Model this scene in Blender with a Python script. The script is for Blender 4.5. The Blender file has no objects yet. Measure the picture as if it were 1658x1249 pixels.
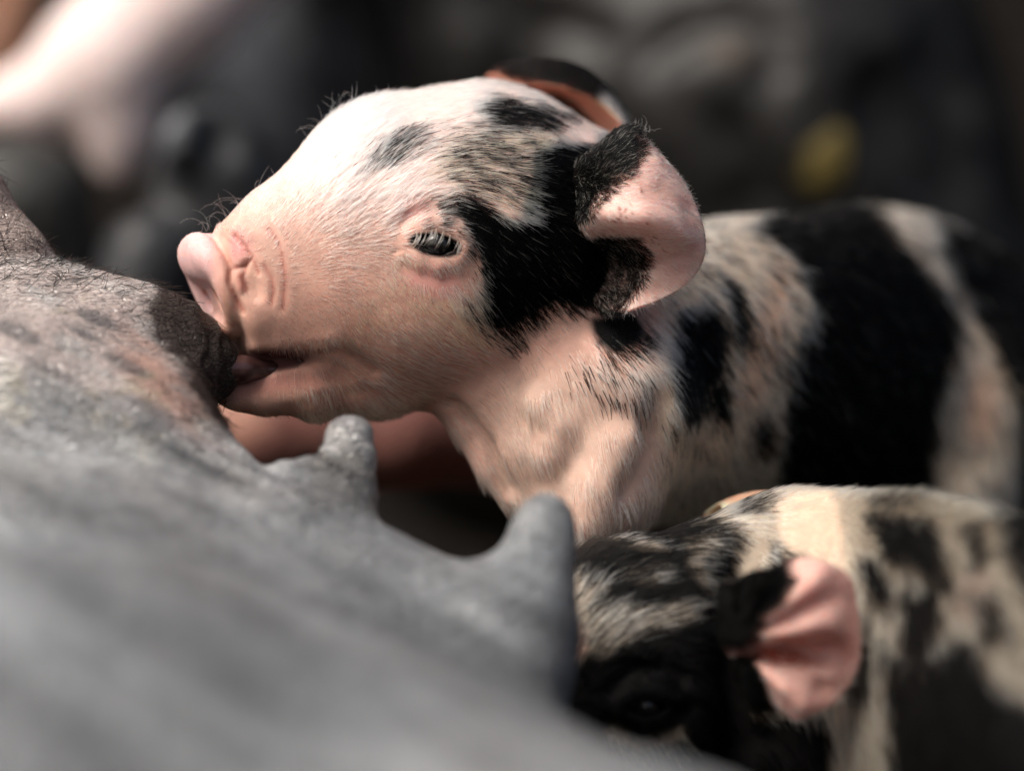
import bpy, math, random
import numpy as np
from mathutils import Vector

# ------------------------------------------------------------------ units
U = 0.00013            # metres per modelling unit (0.13 mm)
D = 9230.0             # camera distance in units (1.2 m)
rng = np.random.default_rng(7)
sc = bpy.context.scene
col = sc.collection
FOCUS = -205.0

# ------------------------------------------------------------------ camera, world, sun, exposure
cam = bpy.data.objects.new('camera', bpy.data.cameras.new('camera'))
col.objects.link(cam)
cam.location = (0, -D*U, 0)
cam.rotation_euler = (math.radians(90), 0, 0)
cam.data.sensor_width = 36
cam.data.lens = 36*D/1658.0
cam.data.clip_start = 0.05
cam.data.clip_end = 300
cam.data.dof.use_dof = True
cam.data.dof.focus_distance = (D+FOCUS)*U
cam.data.dof.aperture_fstop = 4.2
cam.data.dof.aperture_blades = 0
sc.camera = cam

SUN_EL, SUN_AZ = 52.0, -42.0      # azimuth: degrees from the camera's viewing axis, negative = left, light comes from that side
world = bpy.data.worlds.new('World'); sc.world = world
world.use_nodes = True
wn = world.node_tree
bg = wn.nodes['Background']
sky = wn.nodes.new('ShaderNodeTexSky')
sky.sky_type = 'NISHITA'; sky.sun_disc = False
sky.sun_elevation = math.radians(SUN_EL)
sky.air_density = 1.0; sky.dust_density = 7.0; sky.ozone_density = 1.0
wn.links.new(sky.outputs[0], bg.inputs[0]); bg.inputs[1].default_value = 0.062
sun = bpy.data.objects.new('sun', bpy.data.lights.new('sun', 'SUN'))
col.objects.link(sun)
sun.data.energy = 2.15; sun.data.angle = math.radians(30); sun.data.color = (1.0, 0.955, 0.90)
# light arrives from above left, slightly from the far side of the head
ld = Vector((-0.50, -0.42, 0.76)).normalized()
sun.rotation_euler = ld.to_track_quat('Z', 'Y').to_euler()
sky.sun_elevation = math.asin(ld.z)
sky.sun_rotation = math.atan2(ld.x, ld.y)
sc.view_settings.view_transform = 'Standard'
sc.view_settings.look = 'None'
sc.view_settings.exposure = 1.12
sc.view_settings.gamma = 1.0
sc.cycles.use_denoising = True
sc.cycles.max_bounces = 14
sc.cycles.diffuse_bounces = 3
sc.cycles.glossy_bounces = 6
sc.cycles.transmission_bounces = 12
sc.cycles.sample_clamp_indirect = 6
sc.cycles_curves.shape = 'RIBBONS'

# ------------------------------------------------------------------ helpers
def P(px, py, y=0.0):
    f = 1.0 + y/D
    return np.array([(px-829.0)*f, y, (624.5-py)*f])

def proj(p):
    f = 1.0 + p[:, 1]/D
    return p[:, 0]/f+829.0, 624.5-p[:, 2]/f

def smin(a, b, k):
    h = np.maximum(k-np.abs(a-b), 0)/k
    return np.minimum(a, b)-h*h*k*.25
def smax(a, b, k): return -smin(-a, -b, k)
def sstep(a, b, x):
    t = np.clip((x-a)/(b-a), 0, 1); return t*t*(3-2*t)

def rotm(axis, deg):
    a = math.radians(deg); c, s = math.cos(a), math.sin(a)
    if axis == 'x': return np.array([[1, 0, 0], [0, c, -s], [0, s, c]])
    if axis == 'y': return np.array([[c, 0, s], [0, 1, 0], [-s, 0, c]])
    return np.array([[c, -s, 0], [s, c, 0], [0, 0, 1]])

def ell(p, c, r, R=None):
    q = p-np.asarray(c)
    if R is not None: q = q@R
    r = np.asarray(r, float)
    k0 = np.sqrt(((q/r)**2).sum(1)); k1 = np.sqrt(((q/r**2)**2).sum(1))+1e-9
    return k0*(k0-1)/k1

def cap(p, a, b, ra, rb):
    a = np.asarray(a, float); b = np.asarray(b, float)
    pa = p-a; ba = b-a
    h = np.clip((pa@ba)/(ba@ba), 0, 1)
    return np.sqrt(((pa-h[:, None]*ba)**2).sum(1))-(ra+(rb-ra)*h)

def polycap(p, pts, k=20):
    """pts: (px, py, y, r)"""
    d = None
    for A, B in zip(pts[:-1], pts[1:]):
        e = cap(p, P(*A[:3]), P(*B[:3]), A[3], B[3])
        d = e if d is None else smin(d, e, k)
    return d

def groove(p, d, pts, depth=1.0, k=10):
    """carves a smooth crease along a polyline of (px, py, y, r)"""
    return smax(d, -polycap(p, pts, 4), k)

def crom(xs, ys, n=300):
    """smooth interpolation table (cubic Hermite, finite difference slopes)"""
    xs = np.asarray(xs, float); ys = np.asarray(ys, float)
    m = np.gradient(ys, xs)
    X = np.linspace(xs[0], xs[-1], n)
    i = np.clip(np.searchsorted(xs, X, side='right')-1, 0, len(xs)-2)
    h = xs[i+1]-xs[i]; t = (X-xs[i])/h
    Y = ((2*t**3-3*t**2+1)*ys[i]+(t**3-2*t**2+t)*h*m[i]+(-2*t**3+3*t**2)*ys[i+1]+(t**3-t**2)*h*m[i+1])
    return X, Y

class Loft:
    """stations (px, top_py, bottom_py, centre share 0..1, half width, y centre): an egg-shaped cross section at each"""
    def __init__(self, st, nexp=2.0):
        st = sorted(st)
        W = []
        for px, t, b, cs, hy, yc in st:
            c = t+(b-t)*cs
            T = P(px, t, yc); B = P(px, b, yc); Cc = P(px, c, yc)
            W.append((T[0], T[2], B[2], Cc[2], hy, yc))
        W = np.array(W)
        o = np.argsort(W[:, 0]); W = W[o]
        self.X, self.T = crom(W[:, 0], W[:, 1]); self.B = crom(W[:, 0], W[:, 2])[1]
        self.C = crom(W[:, 0], W[:, 3])[1]; self.H = crom(W[:, 0], W[:, 4])[1]; self.Y = crom(W[:, 0], W[:, 5])[1]
        self.n = nexp
    def __call__(self, p):
        X = self.X; x = np.clip(p[:, 0], X[0], X[-1])
        T = np.interp(x, X, self.T); B = np.interp(x, X, self.B); C = np.interp(x, X, self.C)
        H = np.interp(x, X, self.H); Y = np.interp(x, X, self.Y)
        dz = p[:, 2]-C; dy = p[:, 1]-Y
        rz = np.where(dz > 0, np.maximum(T-C, 4), np.maximum(C-B, 4)); H = np.maximum(H, 4)
        n = self.n
        k0 = (np.abs(dz/rz)**n+np.abs(dy/H)**n+1e-12)**(1/n)
        g = np.sqrt((dz/rz**2)**2+(dy/H**2)**2)/np.maximum(np.sqrt((dz/rz)**2+(dy/H)**2), 1e-6)+1e-9
        d = (k0-1)/g
        d = np.where(k0 < 0.15, -np.minimum(rz, H)*(1-k0), d)
        ex = np.abs(p[:, 0]-x)
        return np.where(ex > 0, np.where(d > 0, np.sqrt(d*d+ex*ex), np.maximum(d, ex)), d)

def axis(*seg):
    """sample coordinates from (start, spacing), ..., end: fine where detail is wanted, coarser elsewhere"""
    out = []
    for (s0, h), nx_ in zip(seg[:-1], seg[1:]):
        e = nx_[0] if isinstance(nx_, tuple) else nx_
        out.append(np.arange(s0, e, h))
    c = np.concatenate(out)
    m = (-len(c)) % 4
    return np.concatenate([c, c[-1]+(c[-1]-c[-2])*np.arange(1, m+1)])

def sdf_mesh(f, ax3, smooth=1):
    """naive surface nets on a rectilinear grid, evaluated in a narrow band; returns verts, quads"""
    k4 = 4
    cs = [a.reshape(-1, k4) for a in ax3]
    cc = [a.mean(1) for a in cs]; hw = [(a[:, -1]-a[:, 0])/2+(a[:, 1]-a[:, 0]) for a in cs]
    n = [len(a) for a in cc]
    G = np.stack(np.meshgrid(*cc, indexing='ij'), -1).reshape(-1, 3)
    R = np.sqrt(hw[0][:, None, None]**2+hw[1][None, :, None]**2+hw[2][None, None, :]**2)
    ev = lambda p: np.concatenate([f(p[i:i+150000]) for i in range(0, len(p), 150000)])
    dc = ev(G).reshape(n)
    near = np.abs(dc) < R*1.5+4
    rp = lambda A: A.repeat(k4, 0).repeat(k4, 1).repeat(k4, 2)
    V = rp(np.where(dc > 0, 50., -50.).astype(np.float32)); M = rp(near)
    idx = np.argwhere(M)
    V[M] = ev(np.stack([ax3[i][idx[:, i]] for i in range(3)], 1))
    V[0] = V[-1] = 50; V[:, 0] = V[:, -1] = 50; V[:, :, 0] = V[:, :, -1] = 50
    S = V < 0
    nx, ny, nz = V.shape
    shp = (nx-1, ny-1, nz-1); tot = nx*ny*nz
    acc = [np.zeros((nx-1)*(ny-1)*(nz-1), np.float32) for _ in range(4)]
    Qs = []
    flat = lambda c: (c[:, 0]*(ny-1)+c[:, 1])*(nz-1)+c[:, 2]
    for ax in range(3):
        a = [slice(None)]*3; b = [slice(None)]*3
        a[ax] = slice(0, -1); b[ax] = slice(1, None)
        Sa, Sb = S[tuple(a)], S[tuple(b)]
        E = np.argwhere(Sa != Sb)
        va = V[tuple(a)][tuple(E.T)]; vb = V[tuple(b)][tuple(E.T)]
        t = va/(va-vb)
        pos = np.stack([ax3[i][E[:, i]] for i in range(3)], 1).astype(np.float32)
        pos[:, ax] += t*(ax3[ax][E[:, ax]+1]-ax3[ax][E[:, ax]])
        o = [i for i in range(3) if i != ax]
        cells = []
        for s1, s2 in ((0, 0), (-1, 0), (-1, -1), (0, -1)):
            c = E.copy(); c[:, o[0]] += s1; c[:, o[1]] += s2
            cells.append(flat(c))
            fi = cells[-1]
            for i in range(3): acc[i] += np.bincount(fi, pos[:, i], len(acc[0])).astype(np.float32)
            acc[3] += np.bincount(fi, minlength=len(acc[0])).astype(np.float32)
        q = np.stack(cells, 1)
        flip = Sa[tuple(E.T)]
        if ax == 1: flip = ~flip
        Qs.append(np.where(flip[:, None], q[:, ::-1], q))
    Q = np.concatenate(Qs)
    k = acc[3] > 0
    idm = np.cumsum(k)-1
    v = np.stack([acc[i][k]/acc[3][k] for i in range(3)], 1).astype(np.float64)
    q = idm[Q]
    n_ = np.cross(v[q[:, 2]]-v[q[:, 0]], v[q[:, 3]]-v[q[:, 1]])
    if (n_*v[q].mean(1)).sum() < 0: q = q[:, ::-1]
    for _ in range(smooth):
        for w in (.55, -.4):
            s_ = np.zeros_like(v); c_ = np.zeros(len(v))
            for i in range(4):
                for j in ((i+1) % 4,):
                    for kk in range(3): s_[:, kk] += np.bincount(q[:, i], v[q[:, j], kk], len(v))+np.bincount(q[:, j], v[q[:, i], kk], len(v))
                    c_ += np.bincount(q[:, i], minlength=len(v))+np.bincount(q[:, j], minlength=len(v))
            v = v+w*(s_/c_[:, None]-v)
    return v, q

def normals(v, q):
    n = np.cross(v[q[:, 2]]-v[q[:, 0]], v[q[:, 3]]-v[q[:, 1]])
    N = np.zeros_like(v)
    for i in range(4):
        for k in range(3): N[:, k] += np.bincount(q[:, i], n[:, k], len(v))
    return N/np.maximum(np.linalg.norm(N, axis=1), 1e-9)[:, None]

def link(name, data, parent=None):
    o = bpy.data.objects.new(name, data); col.objects.link(o)
    if parent is not None: o.parent = parent
    return o

def empty(name, label, cat, group=None):
    o = link(name, None); o['label'] = label; o['category'] = cat
    if group: o['group'] = group
    return o

def mesh_obj(name, v, q, mat, parent=None, color=None):
    me = bpy.data.meshes.new(name)
    me.vertices.add(len(v)); me.vertices.foreach_set('co', (np.asarray(v)*U).astype(np.float32).ravel())
    q = np.asarray(q)
    me.loops.add(q.size); me.loops.foreach_set('vertex_index', q.astype(np.int32).ravel())
    me.polygons.add(len(q)); me.polygons.foreach_set('loop_start', np.arange(0, q.size, q.shape[1], dtype=np.int32))
    me.polygons.foreach_set('loop_total', np.full(len(q), q.shape[1], np.int32))
    me.update(calc_edges=True); me.validate()
    me.polygons.foreach_set('use_smooth', np.ones(len(me.polygons), bool))
    if color is not None:
        a = me.attributes.new('col', 'FLOAT_COLOR', 'POINT')
        c = np.ones((len(v), 4), np.float32); c[:, :color.shape[1]] = color
        a.data.foreach_set('color', c.ravel())
    me.materials.append(mat)
    return link(name, me, parent)

# value noise in numpy
_perm = rng.permutation(4096); _vals = rng.random(4096)
def vnoise(p, s, seed=0):
    q = p/s; i = np.floor(q).astype(np.int64); f = q-i; f = f*f*(3-2*f)
    def hsh(a): 
        return _vals[_perm[(_perm[(_perm[(a[:, 0]+seed*17) % 4096]+a[:, 1]) % 4096]+(a[:, 2] if a.shape[1] > 2 else 0)) % 4096]]
    out = 0
    nd = p.shape[1]
    for c in range(2**nd):
        o = np.array([(c >> k) & 1 for k in range(nd)])
        w = np.prod(np.where(o, f, 1-f), axis=1)
        out = out+w*hsh(i+o)
    return out*2-1

def polysd(x, y, poly):
    """signed distance to polygon, negative inside"""
    poly = np.asarray(poly, float); n = len(poly)
    d = np.full(len(x), 1e18); s = np.ones(len(x))
    for i in range(n):
        a = poly[i]; b = poly[i-1]
        ex, ey = b-a; wx = x-a[0]; wy = y-a[1]
        t = np.clip((wx*ex+wy*ey)/(ex*ex+ey*ey), 0, 1)
        d = np.minimum(d, (wx-ex*t)**2+(wy-ey*t)**2)
        c1 = y >= a[1]; c2 = y < b[1]; c3 = ex*wy > ey*wx
        s = np.where((c1 & c2 & c3) | (~c1 & ~c2 & ~c3), -s, s)
    return s*np.sqrt(d)

def patch(x, y, nz, poly, soft=12, wob=14):
    return sstep(soft, -soft, polysd(x, y, poly)+nz*wob)
def blob(x, y, cx, cy, rx, ry=None, ang=0, soft=.35):
    ry = ry or rx
    a = math.radians(ang); c, s = math.cos(a), math.sin(a)
    u = (x-cx)*c+(y-cy)*s; v = -(x-cx)*s+(y-cy)*c
    r = np.sqrt((u/rx)**2+(v/ry)**2)
    return sstep(1+soft, 1-soft, r)
def mixc(a, b, t):
    t = np.clip(t, 0, 1)[:, None]
    return a*(1-t)+np.asarray(b)*t

# ------------------------------------------------------------------ materials
def new_mat(name):
    m = bpy.data.materials.new(name); m.use_nodes = True
    nt = m.node_tree; b = nt.nodes['Principled BSDF']
    return m, nt, b

def skin_mat(name, attr=True, base=(.6, .35, .3), rough=.5, sss=.5, sss_scale=.0018, spec=.4,
             mott=.12, bumps=((900, .00005, 0),), stretch=(1, 1, 1), coat=0, lines=()):
    m, nt, b = new_mat(name)
    N = nt.nodes; L = nt.links
    tc = N.new('ShaderNodeTexCoord')
    if attr:
        at = N.new('ShaderNodeAttribute'); at.attribute_name = 'col'; src = at.outputs['Color']
    else:
        rg = N.new('ShaderNodeRGB'); rg.outputs[0].default_value = (*base, 1); src = rg.outputs[0]
    nz = N.new('ShaderNodeTexNoise'); nz.inputs['Scale'].default_value = 260; nz.inputs['Detail'].default_value = 6
    L.new(tc.outputs['Object'], nz.inputs['Vector'])
    mr = N.new('ShaderNodeMapRange'); mr.inputs['From Min'].default_value = .3; mr.inputs['From Max'].default_value = .7
    mr.inputs['To Min'].default_value = 1-mott; mr.inputs['To Max'].default_value = 1+mott
    L.new(nz.outputs[0], mr.inputs[0])
    for lsc, lst, amt in lines:
        m2 = N.new('ShaderNodeMapping'); m2.inputs['Scale'].default_value = lst; m2.inputs['Rotation'].default_value = (0, math.radians(25), 0)
        wn_ = N.new('ShaderNodeTexNoise'); wn_.inputs['Scale'].default_value = lsc*.6
        ad = N.new('ShaderNodeVectorMath'); ad.operation = 'MULTIPLY_ADD'; ad.inputs[1].default_value = (.9/lsc,)*3
        L.new(tc.outputs['Object'], wn_.inputs['Vector']); L.new(wn_.outputs['Color'], ad.inputs[0]); L.new(tc.outputs['Object'], ad.inputs[2]); L.new(ad.outputs[0], m2.inputs[0])
        vo = N.new('ShaderNodeTexVoronoi'); vo.feature = 'DISTANCE_TO_EDGE'; vo.inputs['Scale'].default_value = lsc; L.new(m2.outputs[0], vo.inputs['Vector'])
        r2 = N.new('ShaderNodeMapRange'); r2.inputs['From Max'].default_value = .14; r2.inputs['To Min'].default_value = 1-amt; L.new(vo.outputs[0], r2.inputs[0])
        s2 = N.new('ShaderNodeVectorMath'); s2.operation = 'SCALE'; L.new(src, s2.inputs[0]); L.new(r2.outputs[0], s2.inputs['Scale']); src = s2.outputs[0]
    mx = N.new('ShaderNodeVectorMath'); mx.operation = 'SCALE'
    L.new(src, mx.inputs[0]); L.new(mr.outputs[0], mx.inputs['Scale'])
    L.new(mx.outputs[0], b.inputs['Base Color'])
    b.inputs['Roughness'].default_value = rough
    b.inputs['Specular IOR Level'].default_value = spec
    b.inputs['Subsurface Weight'].default_value = sss
    b.inputs['Subsurface Scale'].default_value = sss_scale
    b.inputs['Subsurface Radius'].default_value = (1.0, .42, .28)
    if attr and sss > 0:
        sx = N.new('ShaderNodeSeparateXYZ'); L.new(at.outputs['Color'], sx.inputs[0])
        for inp, lo_, hi_ in (('Subsurface Weight', 0, sss), ('Specular IOR Level', spec*.06, spec)):
            mp_ = N.new('ShaderNodeMapRange'); mp_.inputs['From Min'].default_value = .02; mp_.inputs['From Max'].default_value = .25
            mp_.inputs['To Min'].default_value = lo_; mp_.inputs['To Max'].default_value = hi_
            L.new(sx.outputs[0], mp_.inputs[0]); L.new(mp_.outputs[0], b.inputs[inp])
    b.inputs['Coat Weight'].default_value = coat
    b.inputs['Coat Roughness'].default_value = .3
    mp = N.new('ShaderNodeMapping'); mp.inputs['Scale'].default_value = stretch
    L.new(tc.outputs['Object'], mp.inputs[0])
    prev = None
    for sc_, dist, kind in bumps:
        if kind == 0:
            t = N.new('ShaderNodeTexNoise'); t.inputs['Scale'].default_value = sc_; t.inputs['Detail'].default_value = 4; out = t.outputs[0]
        else:
            t = N.new('ShaderNodeTexVoronoi'); t.feature = 'DISTANCE_TO_EDGE'; t.inputs['Scale'].default_value = sc_
            pw = N.new('ShaderNodeMapRange'); pw.inputs['From Max'].default_value = .12; L.new(t.outputs[0], pw.inputs[0]); out = pw.outputs[0]
        L.new(mp.outputs[0], t.inputs['Vector'])
        bp = N.new('ShaderNodeBump'); bp.inputs['Distance'].default_value = dist; bp.inputs['Strength'].default_value = 1
        L.new(out, bp.inputs['Height'])
        if prev is not None: L.new(prev, bp.inputs['Normal'])
        prev = bp.outputs[0]
    if prev is not None: L.new(prev, b.inputs['Normal'])
    return m

def hair_mat(name):
    m, nt, b = new_mat(name)
    N = nt.nodes; L = nt.links
    at = N.new('ShaderNodeAttribute'); at.attribute_name = 'hcol'
    nt.nodes.remove(b)
    h = N.new('ShaderNodeBsdfHairPrincipled'); h.parametrization = 'COLOR'
    sx = N.new('ShaderNodeSeparateXYZ'); mi = N.new('ShaderNodeMapRange'); mi.inputs['From Max'].default_value = .4; mi.inputs['To Min'].default_value = 1.07; mi.inputs['To Max'].default_value = 1.45
    L.new(at.outputs['Color'], sx.inputs[0]); L.new(sx.outputs[0], mi.inputs[0]); L.new(mi.outputs[0], h.inputs['IOR']); h.inputs['Roughness'].default_value = .38; h.inputs['Radial Roughness'].default_value = .5
    h.inputs['Random Roughness'].default_value = .2
    L.new(at.outputs['Color'], h.inputs['Color'])
    L.new(h.outputs[0], N['Material Output'].inputs['Surface'])
    return m

def plain_mat(name, base, rough=.5, spec=.5, coat=0):
    m, nt, b = new_mat(name)
    b.inputs['Base Color'].default_value = (*base, 1); b.inputs['Roughness'].default_value = rough
    b.inputs['Specular IOR Level'].default_value = spec; b.inputs['Coat Weight'].default_value = coat
    return m

M_PIG = skin_mat('piglet_skin', rough=.55, sss=.55, bumps=((1400, .00012, 0), (2600, .00006, 1)), spec=.3)
M_SNOUT = M_PIG
M_EAR = skin_mat('ear_skin', rough=.6, sss=.7, sss_scale=.0018, bumps=((1600, .00010, 0), (420, .0002, 0)), spec=.15, mott=.07)
nt = M_EAR.node_tree; tr = nt.nodes.new('ShaderNodeBsdfTranslucent'); ms = nt.nodes.new('ShaderNodeMixShader'); at_ = nt.nodes.new('ShaderNodeAttribute'); at_.attribute_name = 'col'
tint = nt.nodes.new('ShaderNodeVectorMath'); tint.operation = 'MULTIPLY'; tint.inputs[1].default_value = (1.0, .62, .52)
nt.links.new(at_.outputs['Color'], tint.inputs[0]); nt.links.new(tint.outputs[0], tr.inputs['Color'])
ms.inputs[0].default_value = .3; nt.links.new(nt.nodes['Principled BSDF'].outputs[0], ms.inputs[1]); nt.links.new(tr.outputs[0], ms.inputs[2])
nt.links.new(ms.outputs[0], nt.nodes['Material Output'].inputs['Surface'])
M_SOW = skin_mat('sow_skin', rough=.36, sss=.15, bumps=((480, .00035, 1), (1300, .0002, 1), (200, .0004, 0)), stretch=(.4, 1, 1.9), spec=.6, mott=.12, lines=((520, (.35, 1, 1.9), .28), (1000, (1.6, 1, .5), .2)))
M_BG = skin_mat('dark_hide', rough=.5, sss=0, bumps=((60, .003, 0),), spec=.28, mott=.15)
M_EYE = plain_mat('eye', (.008, .007, .007), .12, .4, .25)
M_MOUTH = skin_mat('mouth_skin', attr=False, base=(.055, .024, .022), rough=.22, sss=.4, bumps=((900, .0001, 0),), spec=.6)
M_HAIR = hair_mat('hair')

# ------------------------------------------------------------------ hair
def grow(name, v, q, parent, mat, n, dens, flow, length, colour, lift=.3, rad=.30, npt=6, seed=1, curl=.07, rnd=.085, label=None):
    """n strands over mesh (v,q); dens/length/flow/colour: functions of (x,y,nrm,pos)"""
    r = np.random.default_rng(seed)
    nv = normals(v, q)
    fa = v[q]; a = .5*np.linalg.norm(np.cross(fa[:, 2]-fa[:, 0], fa[:, 3]-fa[:, 1]), axis=1)
    c = fa.mean(1); fn = nv[q].mean(1)
    cx, cy = proj(c)
    w = a*np.maximum(dens(cx, cy, fn, c), 0)
    w = w*sstep(.62, .2, fn[:, 1])                 # nothing grows where no viewpoint near the photograph's can look
    w /= w.sum()
    k = r.choice(len(q), n, p=w)
    s, t = r.random(n)[:, None], r.random(n)[:, None]
    root = (fa[k, 0]*(1-s)+fa[k, 1]*s)*(1-t)+(fa[k, 3]*(1-s)+fa[k, 2]*s)*t
    nn = (nv[q[k, 0]]*(1-s)+nv[q[k, 1]]*s)*(1-t)+(nv[q[k, 3]]*(1-s)+nv[q[k, 2]]*s)*t
    nn /= np.linalg.norm(nn, axis=1)[:, None]
    x, y = proj(root)
    f = flow(x, y)                                  # (n,3) world direction
    clump = np.stack([vnoise(root, 14, 31), vnoise(root, 14, 32), vnoise(root, 14, 33)], 1)
    f = f+clump*rnd*1.3+r.normal(0, rnd, (n, 3))
    f = f-(f*nn).sum(1)[:, None]*nn
    f /= np.maximum(np.linalg.norm(f, axis=1), 1e-6)[:, None]
    L = length(x, y)*(.65+.6*r.random(n))
    lf = lift(x, y) if callable(lift) else np.full(n, lift)
    lf = lf*(.5+1.0*r.random(n))
    d = f*np.cos(lf)[:, None]+nn*np.sin(lf)[:, None]
    bend = (f-nn*.55)*(lf*1.1)[:, None]+r.normal(0, curl, (n, 3))
    pts = np.zeros((n, npt, 3)); pts[:, 0] = root-nn*1.0
    cur = pts[:, 0].copy()
    for i in range(1, npt):
        dd = d+bend*(i/(npt-1))
        dd /= np.linalg.norm(dd, axis=1)[:, None]
        cur = cur+dd*(L/(npt-1))[:, None]
        pts[:, i] = cur
    R = (rad(x, y) if callable(rad) else rad)*(.7+.6*r.random(n))
    prof = np.array([1, 1, .92, .75, .5, .12]) if npt == 6 else np.linspace(1, .12, npt)
    radii = R[:, None]*prof[None]
    hc = colour(x, y, root, r)
    return curves_obj(name, pts, radii, hc, parent, mat, label)

def curves_obj(name, pts, radii, hc, parent, mat, label=None):
    n, npt = pts.shape[:2]
    cd = bpy.data.hair_curves.new(name)
    cd.add_curves([npt]*n)
    cd.attributes['position'].data.foreach_set('vector', (pts*U).astype(np.float32).ravel())
    ra = cd.attributes.get('radius') or cd.attributes.new('radius', 'FLOAT', 'POINT')
    ra.data.foreach_set('value', (radii*U).astype(np.float32).ravel())
    ca = cd.attributes.new('hcol', 'FLOAT_COLOR', 'CURVE')
    c4 = np.ones((n, 4), np.float32); c4[:, :3] = hc
    ca.data.foreach_set('color', c4.ravel())
    cd.materials.append(mat)
    o = link(name, cd, parent)
    o['kind'] = 'stuff'
    if label: o['label'] = label
    return o

def flow_field(samples, yaw=0.0):
    S = np.array(samples, float)
    S[:, 2:4] /= np.linalg.norm(S[:, 2:4], axis=1)[:, None]
    def f(x, y):
        w = 1/(((x[:, None]-S[:, 0])**2+(y[:, None]-S[:, 1])**2)+200)**1.6
        w /= w.sum(1)[:, None]
        dx = w@S[:, 2]; dy = w@S[:, 3]
        out = np.stack([dx, np.full_like(dx, yaw), -dy], 1)
        return out/np.maximum(np.linalg.norm(out, axis=1), 1e-6)[:, None]
    return f

def sheet(rows, nu=40, nv=40, thick=8.0, edge=.35):
    """a thick curved sheet through a grid of (px,py,y) control points, closed all round"""
    G = np.array([[P(*c) for c in r] for r in rows])
    nr, nc = G.shape[:2]
    def interp(A, n):
        m = A.shape[0]; t = np.linspace(0, m-1, n); out = []
        for tt in t:
            i = min(int(tt), m-2); f = tt-i
            p0 = A[max(i-1, 0)] if i > 0 else 2*A[0]-A[1]
            p1, p2 = A[i], A[i+1]
            p3 = A[i+2] if i+2 < m else 2*A[m-1]-A[m-2]
            out.append(.5*((2*p1)+(-p0+p2)*f+(2*p0-5*p1+4*p2-p3)*f*f+(-p0+3*p1-3*p2+p3)*f**3))
        return np.array(out)
    A = interp(G, nu); A = interp(A.transpose(1, 0, 2), nv).transpose(1, 0, 2)
    du = np.gradient(A, axis=0); dv = np.gradient(A, axis=1)
    N = np.cross(du, dv); N /= np.maximum(np.linalg.norm(N, axis=2), 1e-6)[..., None]
    U_ = np.linspace(0, 1, nu)[:, None]; V_ = np.linspace(0, 1, nv)[None]
    e = np.minimum(np.minimum(U_, 1-U_), 1-V_)
    th = thick*(edge+(1-edge)*np.sqrt(np.clip(e/.12, 0, 1)))
    a = A+N*th[..., None]*.5; b = A-N*th[..., None]*.5
    v = np.concatenate([a.reshape(-1, 3), b.reshape(-1, 3)])
    q = []
    idx = np.arange(nu*nv).reshape(nu, nv); o = nu*nv
    q1 = np.stack([idx[:-1, :-1], idx[1:, :-1], idx[1:, 1:], idx[:-1, 1:]], -1).reshape(-1, 4)
    q.append(q1); q.append(q1[:, ::-1]+o)
    ring = np.concatenate([idx[0, :-1], idx[:-1, -1], idx[-1, :0:-1], idx[:0:-1, 0]])
    r2 = np.roll(ring, -1)
    q.append(np.stack([ring, r2, r2+o, ring+o], -1))
    return v, np.concatenate(q)

PINK = np.array([.60, .36, .285]); PALE = np.array([.74, .54, .48]); BLACK = np.array([.005, .0048, .0048])
CREAM = np.array([.975, .95, .87]); YELLOW = np.array([.82, .72, .36]); HBLACK = np.array([.006, .006, .006])
#@@PIG1
# ================================================================== PIGLET AT THE TEAT
head1 = Loft([
    # px, top, bottom, centre share, half width, y centre
    (330, 380, 556, .5, 48, -150),
    (352, 366, 580, .5, 70, -146),
    (400, 318, 592, .5, 96, -140),
    (450, 279, 598, .55, 111, -130),
    (500, 226, 606, .58, 126, -118),
    (545, 191, 618, .60, 148, -100),
    (600, 166, 632, .62, 172, -75),
    (650, 154, 640, .62, 194, -52),
    (700, 144, 640, .60, 210, -30),
    (780, 134, 625, .56, 226, 0),
    (860, 150, 600, .54, 226, 20),
    (930, 188, 580, .54, 206, 32),
    (1000, 235, 560, .5, 160, 42),
    (1050, 310, 520, .5, 90, 48)], 2.15)
body1 = Loft([
    (800, 470, 690, .5, 90, 30),
    (880, 420, 800, .5, 150, 50),
    (960, 390, 850, .5, 190, 90),
    (1050, 372, 850, .5, 220, 150),
    (1150, 357, 835, .5, 245, 230),
    (1250, 350, 830, .5, 262, 330),
    (1400, 334, 850, .5, 275, 480),
    (1500, 352, 860, .5, 275, 600),
    (1600, 395, 880, .5, 262, 740),
    (1700, 470, 860, .5, 220, 880),
    (1780, 560, 820, .5, 140, 980)], 2.1)

_n0 = np.array([.86, .30, .40]); _n0 /= np.linalg.norm(_n0)
_n1 = np.cross(np.array([0, 0, 1.]), _n0); _n1 /= np.linalg.norm(_n1)
NOSE = np.stack([_n0, _n1, np.cross(_n0, _n1)], 1)

class Surf:
    """finds where the sight line through a pixel first meets a base shape, so that features can be set on the skin"""
    def __init__(self, f, y0=-900, y1=1200): self.f = f; self.Y = np.arange(y0, y1, 3.0)
    def y(self, px, py):
        p = np.array([P(px, py, t) for t in self.Y]); d = self.f(p)
        k = np.argmax(d < 0)
        return self.Y[k] if d[k] < 0 else self.Y[np.argmin(d)]
    def at(self, px, py, off=0): return P(px, py, self.y(px, py)+off)
    def line(self, pts):
        """(px, py, offset, r) -> (point, r)"""
        ys = np.array([self.y(a, b) for a, b, o, r in pts]); e = np.concatenate([ys[:1], ys, ys[-1:]])
        ys = (e[:-2]+2*ys+e[2:])/4
        return [(P(a, b, y+o), r) for (a, b, o, r), y in zip(pts, ys)]

def wcap(p, line, k=4):
    d = None
    for (A, ra), (B, rb) in zip(line[:-1], line[1:]):
        e = cap(p, A, B, ra, rb)
        d = e if d is None else smin(d, e, k)
    return d

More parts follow.
